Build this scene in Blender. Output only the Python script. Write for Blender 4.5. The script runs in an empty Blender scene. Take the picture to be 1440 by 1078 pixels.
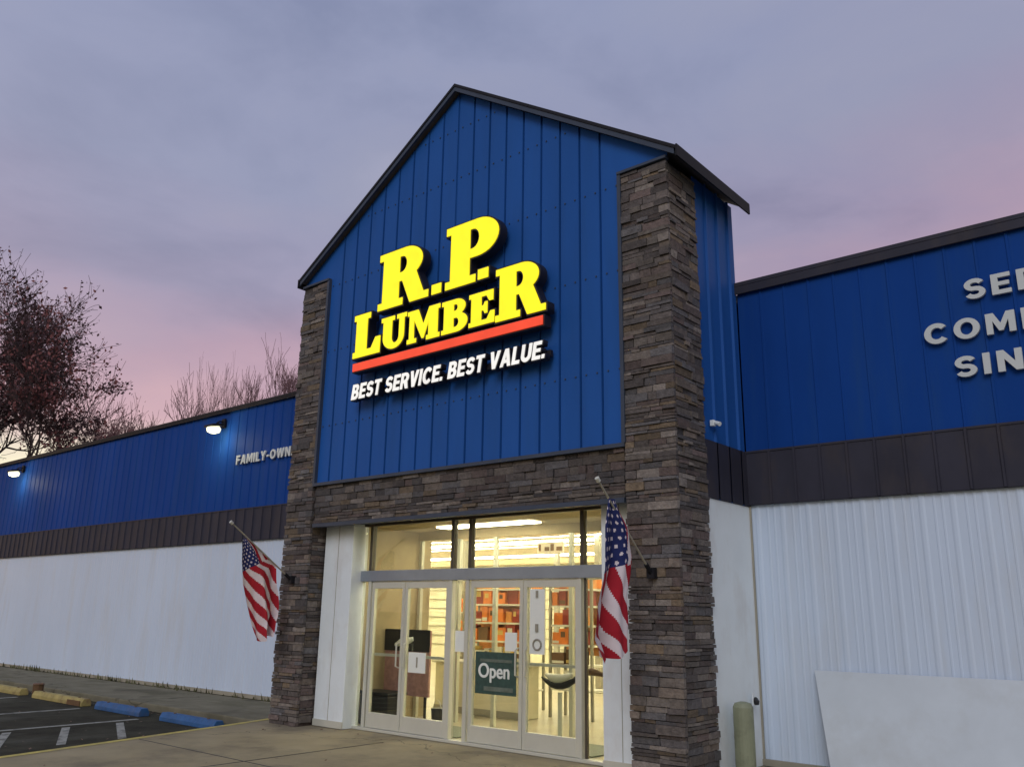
import bpy, math, random
from mathutils import Vector, Matrix
S = bpy.context.scene
COL = S.collection
random.seed(7)
R = math.radians

# ------------------------------------------------------------------ camera
cd = bpy.data.cameras.new("camera"); cam = bpy.data.objects.new("camera", cd); COL.objects.link(cam)
cd.sensor_width = 36; cd.lens = 36 * 1197.07 / 1440; cd.clip_start = .05; cd.clip_end = 1500
cF = Vector((-0.62254065, 0.73834872, 0.25939219)); cR = Vector((0.76705561, 0.64140022, 0.01521351)); cU = Vector((0.15514134, -0.20843926, 0.96565224))
M = Matrix((cR, cU, -cF)).transposed().to_4x4(); M.translation = Vector((0, -10.2, 1.6))
cam.matrix_world = M
S.camera = cam

# ------------------------------------------------------------------ world: dusk sky
W = bpy.data.worlds.new("World"); S.world = W; W.use_nodes = True
nt = W.node_tree; nt.nodes.clear()
def N(nt, t, **k):
    n = nt.nodes.new(t)
    for a, b in k.items(): setattr(n, a, b)
    return n
def mth(nt, op, a, b=None, c=None, clamp=False):
    n = nt.nodes.new('ShaderNodeMath'); n.operation = op; n.use_clamp = clamp
    for i, v in enumerate((a, b, c)):
        if v is None: continue
        if isinstance(v, (int, float)): n.inputs[i].default_value = v
        else: nt.links.new(v, n.inputs[i])
    return n.outputs[0]
def mixc(nt, f, a, b, mode='MIX'):
    n = nt.nodes.new('ShaderNodeMix'); n.data_type = 'RGBA'; n.blend_type = mode
    for s, v in ((n.inputs[0], f), (n.inputs[6], a), (n.inputs[7], b)):
        if isinstance(v, (int, float)): s.default_value = v
        elif isinstance(v, tuple): s.default_value = (*v[:3], 1)
        else: nt.links.new(v, s)
    return n.outputs[2]
def ramp(nt, src, stops, interp='LINEAR'):
    n = nt.nodes.new('ShaderNodeValToRGB'); cr = n.color_ramp; cr.interpolation = interp
    while len(cr.elements) < len(stops): cr.elements.new(.5)
    for e, (p, c) in zip(cr.elements, stops):
        e.position = p; e.color = (*c, 1) if isinstance(c, tuple) else (c, c, c, 1)
    if src is not None: nt.links.new(src, n.inputs[0])
    return n.outputs[0]
out = N(nt, 'ShaderNodeOutputWorld'); bg = N(nt, 'ShaderNodeBackground')
tc = N(nt, 'ShaderNodeTexCoord'); sp = N(nt, 'ShaderNodeSeparateXYZ'); nt.links.new(tc.outputs['Generated'], sp.inputs[0])
mp = N(nt, 'ShaderNodeMapping'); mp.inputs['Scale'].default_value = (1.6, 1.6, 5.0); nt.links.new(tc.outputs['Generated'], mp.inputs[0])
nz = N(nt, 'ShaderNodeTexNoise'); nz.inputs['Scale'].default_value = 1.5; nz.inputs['Detail'].default_value = 5; nz.inputs['Roughness'].default_value = .5
nt.links.new(mp.outputs[0], nz.inputs['Vector'])
nz2 = N(nt, 'ShaderNodeTexNoise'); nz2.inputs['Scale'].default_value = 2.2; nz2.inputs['Detail'].default_value = 6; nz2.inputs['Roughness'].default_value = .55; nz2.inputs['Distortion'].default_value = .4
mp2 = N(nt, 'ShaderNodeMapping'); mp2.inputs['Scale'].default_value = (1.2, 1.2, 2.6); mp2.inputs['Location'].default_value = (3.1, 1.2, .4); nt.links.new(tc.outputs['Generated'], mp2.inputs[0]); nt.links.new(mp2.outputs[0], nz2.inputs['Vector'])
z = sp.outputs[2]
rt = mth(nt, 'MAXIMUM', mth(nt, 'ADD', sp.outputs[0], .85), 0)
zz = mth(nt, 'SUBTRACT', z, mth(nt, 'MULTIPLY', mth(nt, 'MINIMUM', rt, .9), .13))
zz = mth(nt, 'ADD', zz, mth(nt, 'MULTIPLY', mth(nt, 'SUBTRACT', nz.outputs[0], .5), .16))
SKY = [(0.0, (.42, .36, .27)), (.14, (.80, .75, .58)), (.172, (.72, .62, .55)), (.205, (.57, .345, .42)), (.265, (.45, .295, .395)), (.34, (.335, .29, .42)), (.44, (.30, .31, .45)), (.62, (.295, .325, .48)), (1.0, (.27, .35, .53))]
sky = ramp(nt, zz, SKY)
cl = ramp(nt, nz2.outputs[0], [(.30, (.76, .78, .84)), (.47, (.97, .97, .99)), (.58, (1.04, 1.02, 1.0)), (.72, (1.20, 1.15, 1.08))])
sky = mixc(nt, 1.0, sky, cl, 'MULTIPLY')
st = N(nt, 'ShaderNodeTexSky'); st.sky_type = 'NISHITA'; st.sun_disc = False; st.sun_elevation = R(3); st.sun_rotation = R(-100)
sky = mixc(nt, .04, sky, st.outputs[0])
bg.inputs[1].default_value = 1.0
nt.links.new(sky, bg.inputs[0]); nt.links.new(bg.outputs[0], out.inputs[0])

sd = bpy.data.lights.new("sun", 'SUN'); sd.energy = 1.05; sd.angle = R(30); sd.color = (.96, .97, 1)
sun = bpy.data.objects.new("sun", sd); COL.objects.link(sun)
sun.rotation_euler = Vector((-.35, .75, -.5)).to_track_quat('-Z', 'Y').to_euler()
S.view_settings.view_transform = 'Standard'; S.view_settings.look = 'None'; S.view_settings.exposure = 0.0; S.view_settings.gamma = 1

# ------------------------------------------------------------------ materials
MAT = {}
def pmat(name, base, rough=.6, metal=0, var=.12, scale=3.0, bump=0.0, bscale=40, vec=(1, 1, 1), spec=.5, col_attr=False, emit=None, estr=0, dirt=None):
    m = bpy.data.materials.new(name); m.use_nodes = True; t = m.node_tree; b = t.nodes['Principled BSDF']
    tc = N(t, 'ShaderNodeTexCoord'); mp = N(t, 'ShaderNodeMapping'); mp.inputs['Scale'].default_value = vec
    t.links.new(tc.outputs['Object'], mp.inputs[0])
    n = N(t, 'ShaderNodeTexNoise'); n.inputs['Scale'].default_value = scale; n.inputs['Detail'].default_value = 6; n.inputs['Roughness'].default_value = .6
    t.links.new(mp.outputs[0], n.inputs['Vector'])
    f = ramp(t, n.outputs[0], [(.28, 1 - var), (.72, 1 + var)])
    if col_attr:
        a = N(t, 'ShaderNodeVertexColor'); a.layer_name = 'Col'; c = a.outputs[0]
    else: c = (*base, 1)
    c = mixc(t, 1.0, c, f, 'MULTIPLY')
    if dirt:
        n3 = N(t, 'ShaderNodeTexNoise'); n3.inputs['Scale'].default_value = dirt[1]; n3.inputs['Detail'].default_value = 8; n3.inputs['Roughness'].default_value = .65
        mp3 = N(t, 'ShaderNodeMapping'); mp3.inputs['Scale'].default_value = dirt[2] if len(dirt) > 2 else (1, 1, 1)
        t.links.new(tc.outputs['Object'], mp3.inputs[0]); t.links.new(mp3.outputs[0], n3.inputs['Vector'])
        ff = ramp(t, n3.outputs[0], [(.5, 0.0), (.68, dirt[3] if len(dirt) > 3 else .6)])
        c = mixc(t, ff, c, dirt[0])
    if name in ('asphalt', 'concrete', 'sidewalk'):   # hairline cracks
        mpv = N(t, 'ShaderNodeMapping'); t.links.new(tc.outputs['Object'], mpv.inputs[0])
        nd = N(t, 'ShaderNodeTexNoise'); nd.inputs['Scale'].default_value = 1.8; nd.inputs['Detail'].default_value = 6; t.links.new(tc.outputs['Object'], nd.inputs['Vector'])
        va = N(t, 'ShaderNodeVectorMath'); va.operation = 'MULTIPLY_ADD'; t.links.new(nd.outputs['Color'], va.inputs[0]); va.inputs[1].default_value = (.9, .9, 0); t.links.new(mpv.outputs[0], va.inputs[2])
        vo = N(t, 'ShaderNodeTexVoronoi'); vo.feature = 'DISTANCE_TO_EDGE'; vo.inputs['Scale'].default_value = .55 if name == 'asphalt' else .28; t.links.new(va.outputs[0], vo.inputs['Vector'])
        c = mixc(t, ramp(t, vo.outputs['Distance'], [(.0, .65), (.006 if name == 'asphalt' else .003, 0.0)]), c, (.03, .028, .022))
        ns = N(t, 'ShaderNodeTexNoise'); ns.inputs['Scale'].default_value = .7; ns.inputs['Detail'].default_value = 3; t.links.new(va.outputs[0], ns.inputs['Vector'])
        c = mixc(t, ramp(t, ns.outputs[0], [(.60, 0.0), (.70, .45)]), c, (.05, .045, .035))
    t.links.new(c, b.inputs['Base Color'])
    b.inputs['Roughness'].default_value = rough; b.inputs['Metallic'].default_value = metal; b.inputs['Specular IOR Level'].default_value = spec
    if bump:
        n2 = N(t, 'ShaderNodeTexNoise'); n2.inputs['Scale'].default_value = bscale; n2.inputs['Detail'].default_value = 5
        t.links.new(mp.outputs[0], n2.inputs['Vector'])
        bp = N(t, 'ShaderNodeBump'); bp.inputs['Strength'].default_value = bump; bp.inputs['Distance'].default_value = .02
        t.links.new(n2.outputs[0], bp.inputs['Height']); t.links.new(bp.outputs[0], b.inputs['Normal'])
    if emit:
        b.inputs['Emission Color'].default_value = (*emit, 1)
        ne = N(t, 'ShaderNodeTexNoise'); ne.inputs['Scale'].default_value = 5; t.links.new(tc.outputs['Object'], ne.inputs['Vector'])
        t.links.new(mth(t, 'MULTIPLY', ramp(t, ne.outputs[0], [(.3, .80), (.7, 1.0)]), estr), b.inputs['Emission Strength'])
    MAT[name] = m
    return m
pmat('gable_blue', (.018, .095, .345), .5, spec=.10, var=.10, scale=1.2, vec=(1, 1, .25), bump=.30, bscale=4, dirt=((.018, .078, .25), 2.0, (1.5, 1.5, .2), .35))
pmat('wing_blue', (.008, .052, .25), .6, spec=.05, var=.14, scale=.8, vec=(1, 1, .3), bump=.35, bscale=3.5, dirt=((.02, .07, .21), 2.5, (1.5, 1.5, .15), .4))
pmat('band_brown', (.034, .034, .050), .6, spec=.2, var=.2, scale=2, vec=(1, 1, .5), dirt=((.060, .050, .050), 3, (1, 1, .4), .5))
pmat('trim_slate', (.045, .06, .09), .5, spec=.3, var=.15)
pmat('trim_dark', (.014, .014, .018), .6, spec=.2, var=.2)
pmat('wall_white', (.55, .65, .79), .45, var=.05, scale=1.0, vec=(1, 1, .3), bump=.1, bscale=4, dirt=((.52, .56, .60), 1.6, (1.5, 1.5, .25), .5))
pmat('smooth_white', (.74, .80, .82), .55, var=.05, scale=2, dirt=((.58, .57, .54), 3, (1, 1, .5), .4))
pmat('light_pool_pale', (.55, .61, .66), .6, var=.08, scale=1.2, dirt=((.46, .49, .50), 1.4, (1, 1, 1), .5))  # pale tone stands in for the pool of light on the right wing
pmat('stone', (1, 1, 1), .85, var=.35, scale=16, bump=.7, bscale=45, col_attr=True)
pmat('mortar', (.045, .040, .038), .95, var=.3, scale=20)
pmat('aluminium', (.60, .60, .52), .38, metal=.25, var=.06)
pmat('header_alu', (.30, .34, .40), .35, metal=.5, var=.1)
pmat('bronze', (.06, .048, .035), .45, var=.1)
pmat('soffit_dark', (.10, .09, .09), .7)
pmat('concrete', (.31, .262, .165), .95, spec=.2, var=.16, scale=1.6, bump=.3, bscale=60, dirt=((.14, .12, .09), 1.1, (1, 1, 1), .65))
pmat('sidewalk', (.185, .17, .12), .95, spec=.15, var=.2, scale=2, bump=.3, bscale=60, dirt=((.10, .095, .055), 1.4, (.5, 1.5, 1), .7))
pmat('asphalt', (.050, .048, .035), 1.0, spec=.08, var=.35, scale=2.5, bump=.5, bscale=90, dirt=((.11, .11, .088), .9, (1, .45, 1), .7))
pmat('line_white', (.32, .32, .28), .95, spec=.1, var=.3, scale=9, dirt=((.08, .08, .075), 6, (1, 1, 1), .9))
pmat('paint_yellow', (.52, .42, .10), .7, var=.25, scale=6, dirt=((.24, .20, .12), 2.5, (1, 1, 1), .75))
pmat('stop_yellow', (.36, .29, .10), .8, var=.3, scale=5, bump=.3, dirt=((.20, .13, .07), 4, (1, 1, 1), .9))
pmat('stop_blue', (.020, .095, .25), .7, var=.3, scale=5, bump=.3, dirt=((.06, .10, .20), 4, (1, 1, 1), .8))
pmat('stop_rust', (.13, .07, .03), .85, var=.3, scale=8)
pmat('olive', (.24, .26, .17), .6, var=.15, scale=5, dirt=((.12, .12, .08), 6, (1, 1, 1), .6))
pmat('black', (.012, .012, .014), .5)
pmat('cream', (.72, .67, .50), .7, var=.08)
pmat('tan', (.42, .34, .21), .75, var=.12)
pmat('ceil', (.74, .71, .58), .85, var=.05)
pmat('floor_tile', (.42, .37, .27), .32, var=.15, scale=2)
pmat('shelf_grey', (.30, .28, .22), .5)
pmat('orange', (.80, .22, .035), .5, var=.2, scale=10)
pmat('orange_pale', (.80, .33, .09), .5, var=.2, scale=10)
pmat('red', (.32, .035, .02), .5, var=.2)
pmat('goods_yellow', (.70, .50, .14), .5, var=.2)
pmat('goods_white', (.70, .68, .60), .5, var=.1)
pmat('goods_brown', (.14, .07, .03), .5, var=.2)
pmat('paper', (.78, .80, .74), .6, var=.04)
pmat('pink', (.45, .24, .22), .6, var=.3, scale=12)
pmat('green_dark', (.03, .07, .06), .4, var=.3, scale=20)
pmat('green_grey', (.12, .15, .12), .5, var=.3, scale=14)
pmat('steel', (.50, .50, .50), .35, metal=.8)
pmat('letter_white', (.56, .60, .60), .4, var=.03)
pmat('letter_return', (.014, .012, .018), .5)
pmat('sign_yellow', (.85, .75, .02), .4, var=.02, emit=(1.0, .84, .006), estr=.85)
pmat('sign_red', (.8, .08, .03), .4, var=.02, emit=(1.0, .07, .025), estr=.60)
pmat('sign_white', (.8, .8, .78), .4, var=.02, emit=(1, .98, .9), estr=.62)
pmat('lamp_lens', (.9, .9, .7), .3, emit=(1, .97, .62), estr=1.5)
pmat('tube_light', (.9, .9, .8), .3, emit=(1, .92, .68), estr=26)
pmat('troffer', (.9, .9, .8), .3, emit=(1, .90, .64), estr=30)
pmat('flag_cloth', (1, 1, 1), .8, var=.08, scale=8, col_attr=True)
pmat('bark', (.050, .032, .032), .9, var=.3, scale=8)
pmat('leaf_dark', (.095, .055, .062), .7, var=.4, scale=2)
pmat('leaf_red', (.25, .10, .10), .7, var=.4, scale=2)
pmat('twig', (.17, .085, .09), .9, var=.3, scale=3)
pmat('twig_pale', (.20, .11, .12), .9, var=.3, scale=3)
pmat('weed', (.10, .10, .045), .8, var=.4, scale=5)
def glass_mat():
    m = bpy.data.materials.new('clear_glass'); m.use_nodes = True; t = m.node_tree; t.nodes.clear()
    o = N(t, 'ShaderNodeOutputMaterial'); mx = N(t, 'ShaderNodeMixShader'); tr = N(t, 'ShaderNodeBsdfTransparent'); g = N(t, 'ShaderNodeBsdfGlossy')
    g.inputs['Roughness'].default_value = .02; tr.inputs[0].default_value = (.88, .90, .86, 1)
    n = N(t, 'ShaderNodeTexNoise'); n.inputs['Scale'].default_value = .8; tc = N(t, 'ShaderNodeTexCoord'); t.links.new(tc.outputs['Object'], n.inputs['Vector'])
    bp = N(t, 'ShaderNodeBump'); bp.inputs['Strength'].default_value = .08; bp.inputs['Distance'].default_value = .05; t.links.new(n.outputs[0], bp.inputs['Height']); t.links.new(bp.outputs[0], g.inputs['Normal'])
    ge = N(t, 'ShaderNodeNewGeometry'); dp = N(t, 'ShaderNodeVectorMath'); dp.operation = 'DOT_PRODUCT'; t.links.new(ge.outputs['Normal'], dp.inputs[0]); t.links.new(ge.outputs['Incoming'], dp.inputs[1])
    c_ = mth(t, 'SUBTRACT', 1.0, mth(t, 'ABSOLUTE', dp.outputs['Value'])); f = mth(t, 'ADD', mth(t, 'MULTIPLY', mth(t, 'POWER', c_, 4.5), .96), .07, clamp=True)
    t.links.new(f, mx.inputs[0]); t.links.new(tr.outputs[0], mx.inputs[1]); t.links.new(g.outputs[0], mx.inputs[2]); t.links.new(mx.outputs[0], o.inputs[0])
    MAT['glass'] = m
glass_mat()
# leaves are thin: let a little light through
for k in ('leaf_dark', 'leaf_red', 'flag_cloth'):
    b = MAT[k].node_tree.nodes['Principled BSDF']; b.inputs['Specular IOR Level'].default_value = .15

# ------------------------------------------------------------------ mesh builder
class MB:
    def __init__(s): s.v = []; s.f = []; s.c = []; s.mi = []
    def add(s, vs, fs, c=None, mi=0):
        o = len(s.v); s.v += [tuple(v) for v in vs]
        for f in fs: s.f.append([i + o for i in f]); s.c.append(c or (1, 1, 1)); s.mi.append(mi)
    def box(s, x0, x1, y0, y1, z0, z1, c=None, mi=0, j=0):
        r = lambda: random.uniform(-j, j) if j else 0
        vs = [(x + r(), y + r(), z + r()) for z in (z0, z1) for (x, y) in ((x0, y0), (x1, y0), (x1, y1), (x0, y1))]
        s.add(vs, [(3, 2, 1, 0), (4, 5, 6, 7), (0, 1, 5, 4), (1, 2, 6, 5), (2, 3, 7, 6), (3, 0, 4, 7)], c, mi); return s
    def tube(s, pts, rad, n=10, c=None, mi=0, cap=True):
        pts = [Vector(p) for p in pts]
        if not isinstance(rad, (list, tuple)): rad = [rad] * len(pts)
        vs = []; fs = []
        for i, p in enumerate(pts):
            d = (pts[min(i + 1, len(pts) - 1)] - pts[max(i - 1, 0)]).normalized()
            a = d.cross(Vector((0, 0, 1)) if abs(d.z) < .9 else Vector((1, 0, 0))).normalized(); b = d.cross(a)
            for k in range(n):
                t = 2 * math.pi * k / n; vs.append(p + (a * math.cos(t) + b * math.sin(t)) * rad[i])
        for i in range(len(pts) - 1):
            for k in range(n): fs.append((i * n + k, i * n + (k + 1) % n, (i + 1) * n + (k + 1) % n, (i + 1) * n + k))
        if cap: fs.append(tuple(range(n))[::-1]); fs.append(tuple((len(pts) - 1) * n + k for k in range(n)))
        s.add(vs, fs, c, mi); return s
    def build(s, name, mats, parent=None, col=False, smooth=False, bevel=0):
        me = bpy.data.meshes.new(name); me.from_pydata(s.v, [], s.f)
        for m in (mats if isinstance(mats, (list, tuple)) else [mats]): me.materials.append(MAT[m])
        me.polygons.foreach_set('material_index', s.mi)
        if smooth: me.polygons.foreach_set('use_smooth', [True] * len(s.f))
        if col:
            a = me.color_attributes.new('Col', 'FLOAT_COLOR', 'CORNER'); buf = []
            for f, c in zip(s.f, s.c): buf += [*c, 1.0] * len(f)
            a.data.foreach_set('color', buf)
        me.update()
        o = bpy.data.objects.new(name, me); COL.objects.link(o)
        if parent is not None:
            o.parent = parent
            pw = parent
            off = Vector((0, 0, 0))
            while pw is not None: off += pw.location; pw = pw.parent
            o.location = -off
        if bevel:
            md = o.modifiers.new('bevel', 'BEVEL'); md.width = bevel; md.segments = 2; md.limit_method = 'ANGLE'
        return o
def thing(name, label, cat, loc=(0, 0, 0), group=None):
    o = bpy.data.objects.new(name, None); COL.objects.link(o); o.location = loc; o.empty_display_size = .2
    return tag(o, label, cat, group)
def tag(o, label=None, cat=None, group=None, kind=None):
    if label: o['label'] = label
    if cat: o['category'] = cat
    if group: o['group'] = group
    if kind: o['kind'] = kind
    return o
def pbox(name, mat, parent, *b, bevel=0): return MB().box(*b).build(name, mat, parent, bevel=bevel)

# ------------------------------------------------------------------ ground
EDGE = [(-11.62, -2.0), (-11.40, -2.84), (-10.97, -4.78), (-10.69, -6.08), (-9.9, -9.5), (-8.6, -14.5), (-7, -22)]
gm = MB(); g = 12
gm.add([(-600, -600, -.12), (600, -600, -.12), (600, 600, -.12), (-600, 600, -.12)], [(0, 1, 2, 3)])
tag(gm.build('ground', 'asphalt'), kind='structure')
def prism(poly, z0, z1):
    m = MB(); n = len(poly)
    m.add([(x, y, z0) for x, y in poly] + [(x, y, z1) for x, y in poly], [tuple(range(n))[::-1], tuple(range(n, 2 * n))] + [(i, (i + 1) % n, (i + 1) % n + n, i + n) for i in range(n)])
    return m
ap = [(x, y) for x, y in EDGE] + [(14, -22), (14, -.55), (-11.62, -.55)]
tag(prism(ap, -.30, 0).build('concrete_apron', 'concrete', bevel=.02), kind='structure')
# joints cut in the apron as thin dark sealant strips
jm = MB()
for y in (-4.4, -7.4, -10.4):
    jm.box(-10.3 if y < -8 else (-10.9 if y > -5 else -10.2), 14, y - .006, y + .006, .0, .003)
for x in (-8.6, -5.6, -2.6, .4, 3.4): jm.box(x - .006, x + .006, -21, -2.4, .0, .0035)
tag(jm.build('concrete_joint', 'black'), kind='structure')
ym = MB()
for (x0, y0), (x1, y1) in zip(EDGE[:-2], EDGE[1:-1]):
    ym.add([(x0 + .015, y0, .004), (x0 + .13, y0, .004), (x1 + .13, y1, .004), (x1 + .015, y1, .004), (x0 - .004, y0, -.11), (x1 - .004, y1, -.11), (x0 - .004, y0, -.005), (x1 - .004, y1, -.005)], [(3, 2, 1, 0), (4, 6, 7, 5)])
tag(ym.build('curb_paint', 'paint_yellow'), kind='structure')
tag(prism([(-33, -.55), (-33, -2.25), (-11.625, -2.25), (-11.625, -.55)], -.30, -.004).build('sidewalk', 'sidewalk', bevel=.02), kind='structure')
lm = MB()
for x in (-24.6, -21.4, -18.45, -15.8, -13.75): lm.box(x - .05, x + .05, -8.6, -2.95, -.119, -.116)
for k in range(7): 
    y = -3.3 - k * .8
    lm.add([(-13.5, y, -.116), (-11.9, y - .75, -.116), (-11.9, y - .87, -.116), (-13.5, y - .12, -.116)], [(0, 3, 2, 1)])
tag(lm.build('parking_stripe', 'line_white'), kind='structure')

# ------------------------------------------------------------------ building
B = thing('store_building', 'blue and white metal lumber store with gabled stone entrance', 'building', (-7.77, -2.3, 0))
XL, XR, YF = -11.17, -4.37, -2.33           # entrance block
PL, PR = -10.53, -5.0                       # inner edges of the piers
def rake(x): return 9.02 - .65 * abs(x + 7.77)
def ribs(xs, y, z0, ztop, sgn=-1, axis='x', depth=.022):
    """ribbed sheet: xs = profile [(coordinate, out)]"""
    m = MB(); n = len(xs); vs = []
    for (a, o) in xs:
        zt = ztop(a) if callable(ztop) else ztop
        for zz_ in (z0, zt):
            vs.append((a, y + sgn * o, zz_) if axis == 'x' else (y + sgn * o, a, zz_))
    fs = [(2 * i, 2 * i + 2, 2 * i + 3, 2 * i + 1) for i in range(n - 1)]
    m.add(vs, fs); return m
def prof_batten(a0, a1, pitch, w=.035, d=.03, extra=()):
    """flat pans with standing ribs"""
    pts = [(a0, 0)]; k = a0 + pitch
    while k < a1 - w:
        pts += [(k - w / 2 - .004, 0), (k - w / 2 + .004, d), (k + w / 2 - .004, d), (k + w / 2 + .004, 0)]; k += pitch
    pts.append((a1, 0))
    for e in extra: pts.append((e, 0))
    pts.sort(key=lambda p: p[0]); return pts
def prof_groove(a0, a1, pitch, w=.026, d=.03, extra=()):
    pts = [(a0, 0)]; k = a0 + pitch
    while k < a1 - w:
        pts += [(k - w / 2 - .012, .0), (k - w / 2 - .004, .010), (k - w / 2, .010), (k - w / 2 + .003, -d), (k + w / 2 - .003, -d), (k + w / 2, 0)]; k += pitch
    pts.append((a1, 0))
    for e in extra: pts.append((e, 0))
    pts.sort(key=lambda p: p[0]); return pts
def prof_corr(a0, a1, pitch, d=.007):
    pts = [(a0, 0)]; k = a0 + .06
    while k + pitch < a1:
        pts += [(k, 0), (k + .022, d), (k + .05, d), (k + .072, 0), (k + .145, 0), (k + .153, .004), (k + .168, .004), (k + .176, 0), (k + .225, 0), (k + .233, .004), (k + .248, .004), (k + .256, 0)]; k += pitch
    pts.append((a1, 0)); return pts
# gable wall between the piers, plus the two corners above them
gw = ribs(prof_groove(PL, PR, .3072, extra=(-7.77,)), YF + .05, 3.40, lambda x: rake(x) - .02)
gw.add([(XL, YF + .05, 6.70), (PL, YF + .05, 6.70), (PL, YF + .05, rake(PL)), (XL, YF + .05, rake(XL))], [(0, 1, 2, 3)])
gw.add([(PR, YF + .05, 6.70), (XR, YF + .05, 6.70), (XR, YF + .05, rake(XR)), (PR, YF + .05, rake(PR))], [(0, 1, 2, 3)])
gw.build('gable_wall', 'gable_blue', B)
for x, sg in ((XR - .05, 1), (XL + .05, -1)):
    ribs(prof_batten(-1.62, -.53, .3072), x, 2.86, 6.80, sgn=sg, axis='y').build('side_wall', 'gable_blue', B)
bk = MB(); bk.add([(XL + .05, -.53, 5.6), (XR - .05, -.53, 5.6), (XR - .05, -.53, 6.80), (-7.77, -.53, 9.02), (XL + .05, -.53, 6.80)], [(4, 3, 2, 1, 0)]); bk.build('back_wall', 'gable_blue', B)
sc = MB()
for z_ in (4.3, 5.5, 6.6, 7.6, 8.4):
    x = PL + .08
    while x < PR:
        if z_ < rake(x) - .15: sc.box(x - .008, x + .008, YF + .038, YF + .0495, z_ - .008, z_ + .008)
        x += .1536
screws = sc.build('screw_row', 'trim_slate', B); screws['kind'] = 'stuff'
# trims round the gable wall
tm = MB(); tm.box(PL, PR, YF - .01, YF + .08, 3.385, 3.43); tm.box(PR - .035, PR + .012, YF - .008, YF + .05, 3.43, 6.70); tm.box(PL - .012, PL + .035, YF - .008, YF + .05, 3.43, 6.70)
tm.box(XL, PL + .03, YF - .02, YF + .06, 6.702, 6.735); tm.box(PR - .03, XR + .012, YF - .02, YF + .06, 6.702, 6.735)
tm.build('wall_trim', 'trim_slate', B)
# roof
rf = MB(); y0, y1 = YF - .08, -.50; t = .10
def slope_slab(m, sgn, ya, yb, top, th, over):
    xa, xb = -7.77, -7.77 + sgn * (3.4 + over)
    za, zb = top, top - .65 * (3.4 + over)
    vs = [(xa, ya, za), (xb, ya, zb), (xb, yb, zb), (xa, yb, za), (xa, ya, za - th), (xb, ya, zb - th), (xb, yb, zb - th), (xa, yb, za - th)]
    fs = [(0, 1, 2, 3), (7, 6, 5, 4), (0, 4, 5, 1), (1, 5, 6, 2), (2, 6, 7, 3), (3, 7, 4, 0)]
    m.add(vs, fs if sgn > 0 else [f[::-1] for f in fs])
OV = {1: .17, -1: .05}
for s_ in (1, -1): slope_slab(rf, s_, y0, y1, 9.10, .045, OV[s_])
roof = rf.build('gable_roof', 'trim_dark', B)
rk = MB()
for s_ in (1, -1): slope_slab(rk, s_, y0 + .012, y0 + .035, 9.052, .07, OV[s_] - .02)
rk.build('rake_board', 'trim_slate', roof)
so = MB()
for s_ in (1, -1): slope_slab(so, s_, y0 + .038, y1 - .02, 9.05, .02, OV[s_] - .02)
so.build('soffit', 'soffit_dark', roof)
for s_ in (1, -1):
    xe = -7.77 + s_ * (3.405 + OV[s_]); MB().box(min(xe, xe + s_ * .02), max(xe, xe + s_ * .02), y0, y1, 6.75 - .65 * OV[s_], 6.895 - .65 * OV[s_]).build('eave_fascia', 'trim_dark', roof)

# stone piers and lintel
STONES = [(.118, .100, .090), (.098, .084, .078), (.135, .115, .10), (.088, .080, .080), (.150, .122, .10), (.075, .064, .060), (.118, .088, .080), (.105, .100, .102), (.19, .165, .145), (.10, .078, .070), (.14, .105, .07)]
def stonecol():
    c = random.choice(STONES); k = random.uniform(.62, 1.32); return tuple(v * k for v in c)
def face_stones(m, a0, a1, z0, z1, place, big=False):
    zc = z0
    while zc < z1 - .015:
        h = random.choice((.035, .045, .055, .07, .095)); h = min(h, z1 - zc)
        if z1 - zc - h < .03: h = z1 - zc
        a = a0
        while a < a1 - .01:
            w = random.uniform(.10, .36)
            if a1 - a - w < .09: w = a1 - a
            pr = random.choice((random.uniform(.012, .03), random.uniform(.02, .045)))
            place(m, a + .003, a + w - .003, zc + .003, zc + h - .003, pr, stonecol())
            a += w
        zc += h
def pier(x0, x1):
    core = MB(); core.box(x0 + .05, x1 - .05, YF + .05, -1.63, -.05, 6.70)
    m = MB()
    face_stones(m, x0, x1, 0, 6.69, lambda m, a, b, c, d, p, k: m.box(a, b, YF + .03 - p + .01, YF + .06, c, d, k, j=.004))
    face_stones(m, YF + .065, -1.62, 0, 6.69, lambda m, a, b, c, d, p, k: m.box(x1 - .06, x1 - .03 + p, a, b, c, d, k, j=.004))
    face_stones(m, YF + .065, -1.62, 0, 6.69, lambda m, a, b, c, d, p, k: m.box(x0 + .03 - p, x0 + .06, a, b, c, d, k, j=.004))
    o = m.build('stone_pier', 'stone', B, col=True)
    core.build('pier_core', 'mortar', o)
pier(XL, PL); pier(PR, XR)
m = MB(); face_stones(m, PL + .03, PR - .03, 2.83, 3.385, lambda m, a, b, c, d, p, k: m.box(a, b, YF + .07 - p, YF + .10, c, d, tuple(v * .8 for v in k), j=.004))
lt = m.build('stone_lintel', 'stone', B, col=True)
MB().box(PL + .06, PR - .06, YF + .09, -1.75, 2.86, 3.37).build('lintel_core', 'mortar', lt)
MB().box(PL + .03, PR - .03, YF + .02, YF + .14, 2.775, 2.828).build('lintel_trim', 'trim_slate', lt)
MB().box(PL + .03, PR - .03, YF + .142, -1.70, 2.83, 2.858).build('entrance_soffit', 'soffit_dark', B)

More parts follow.
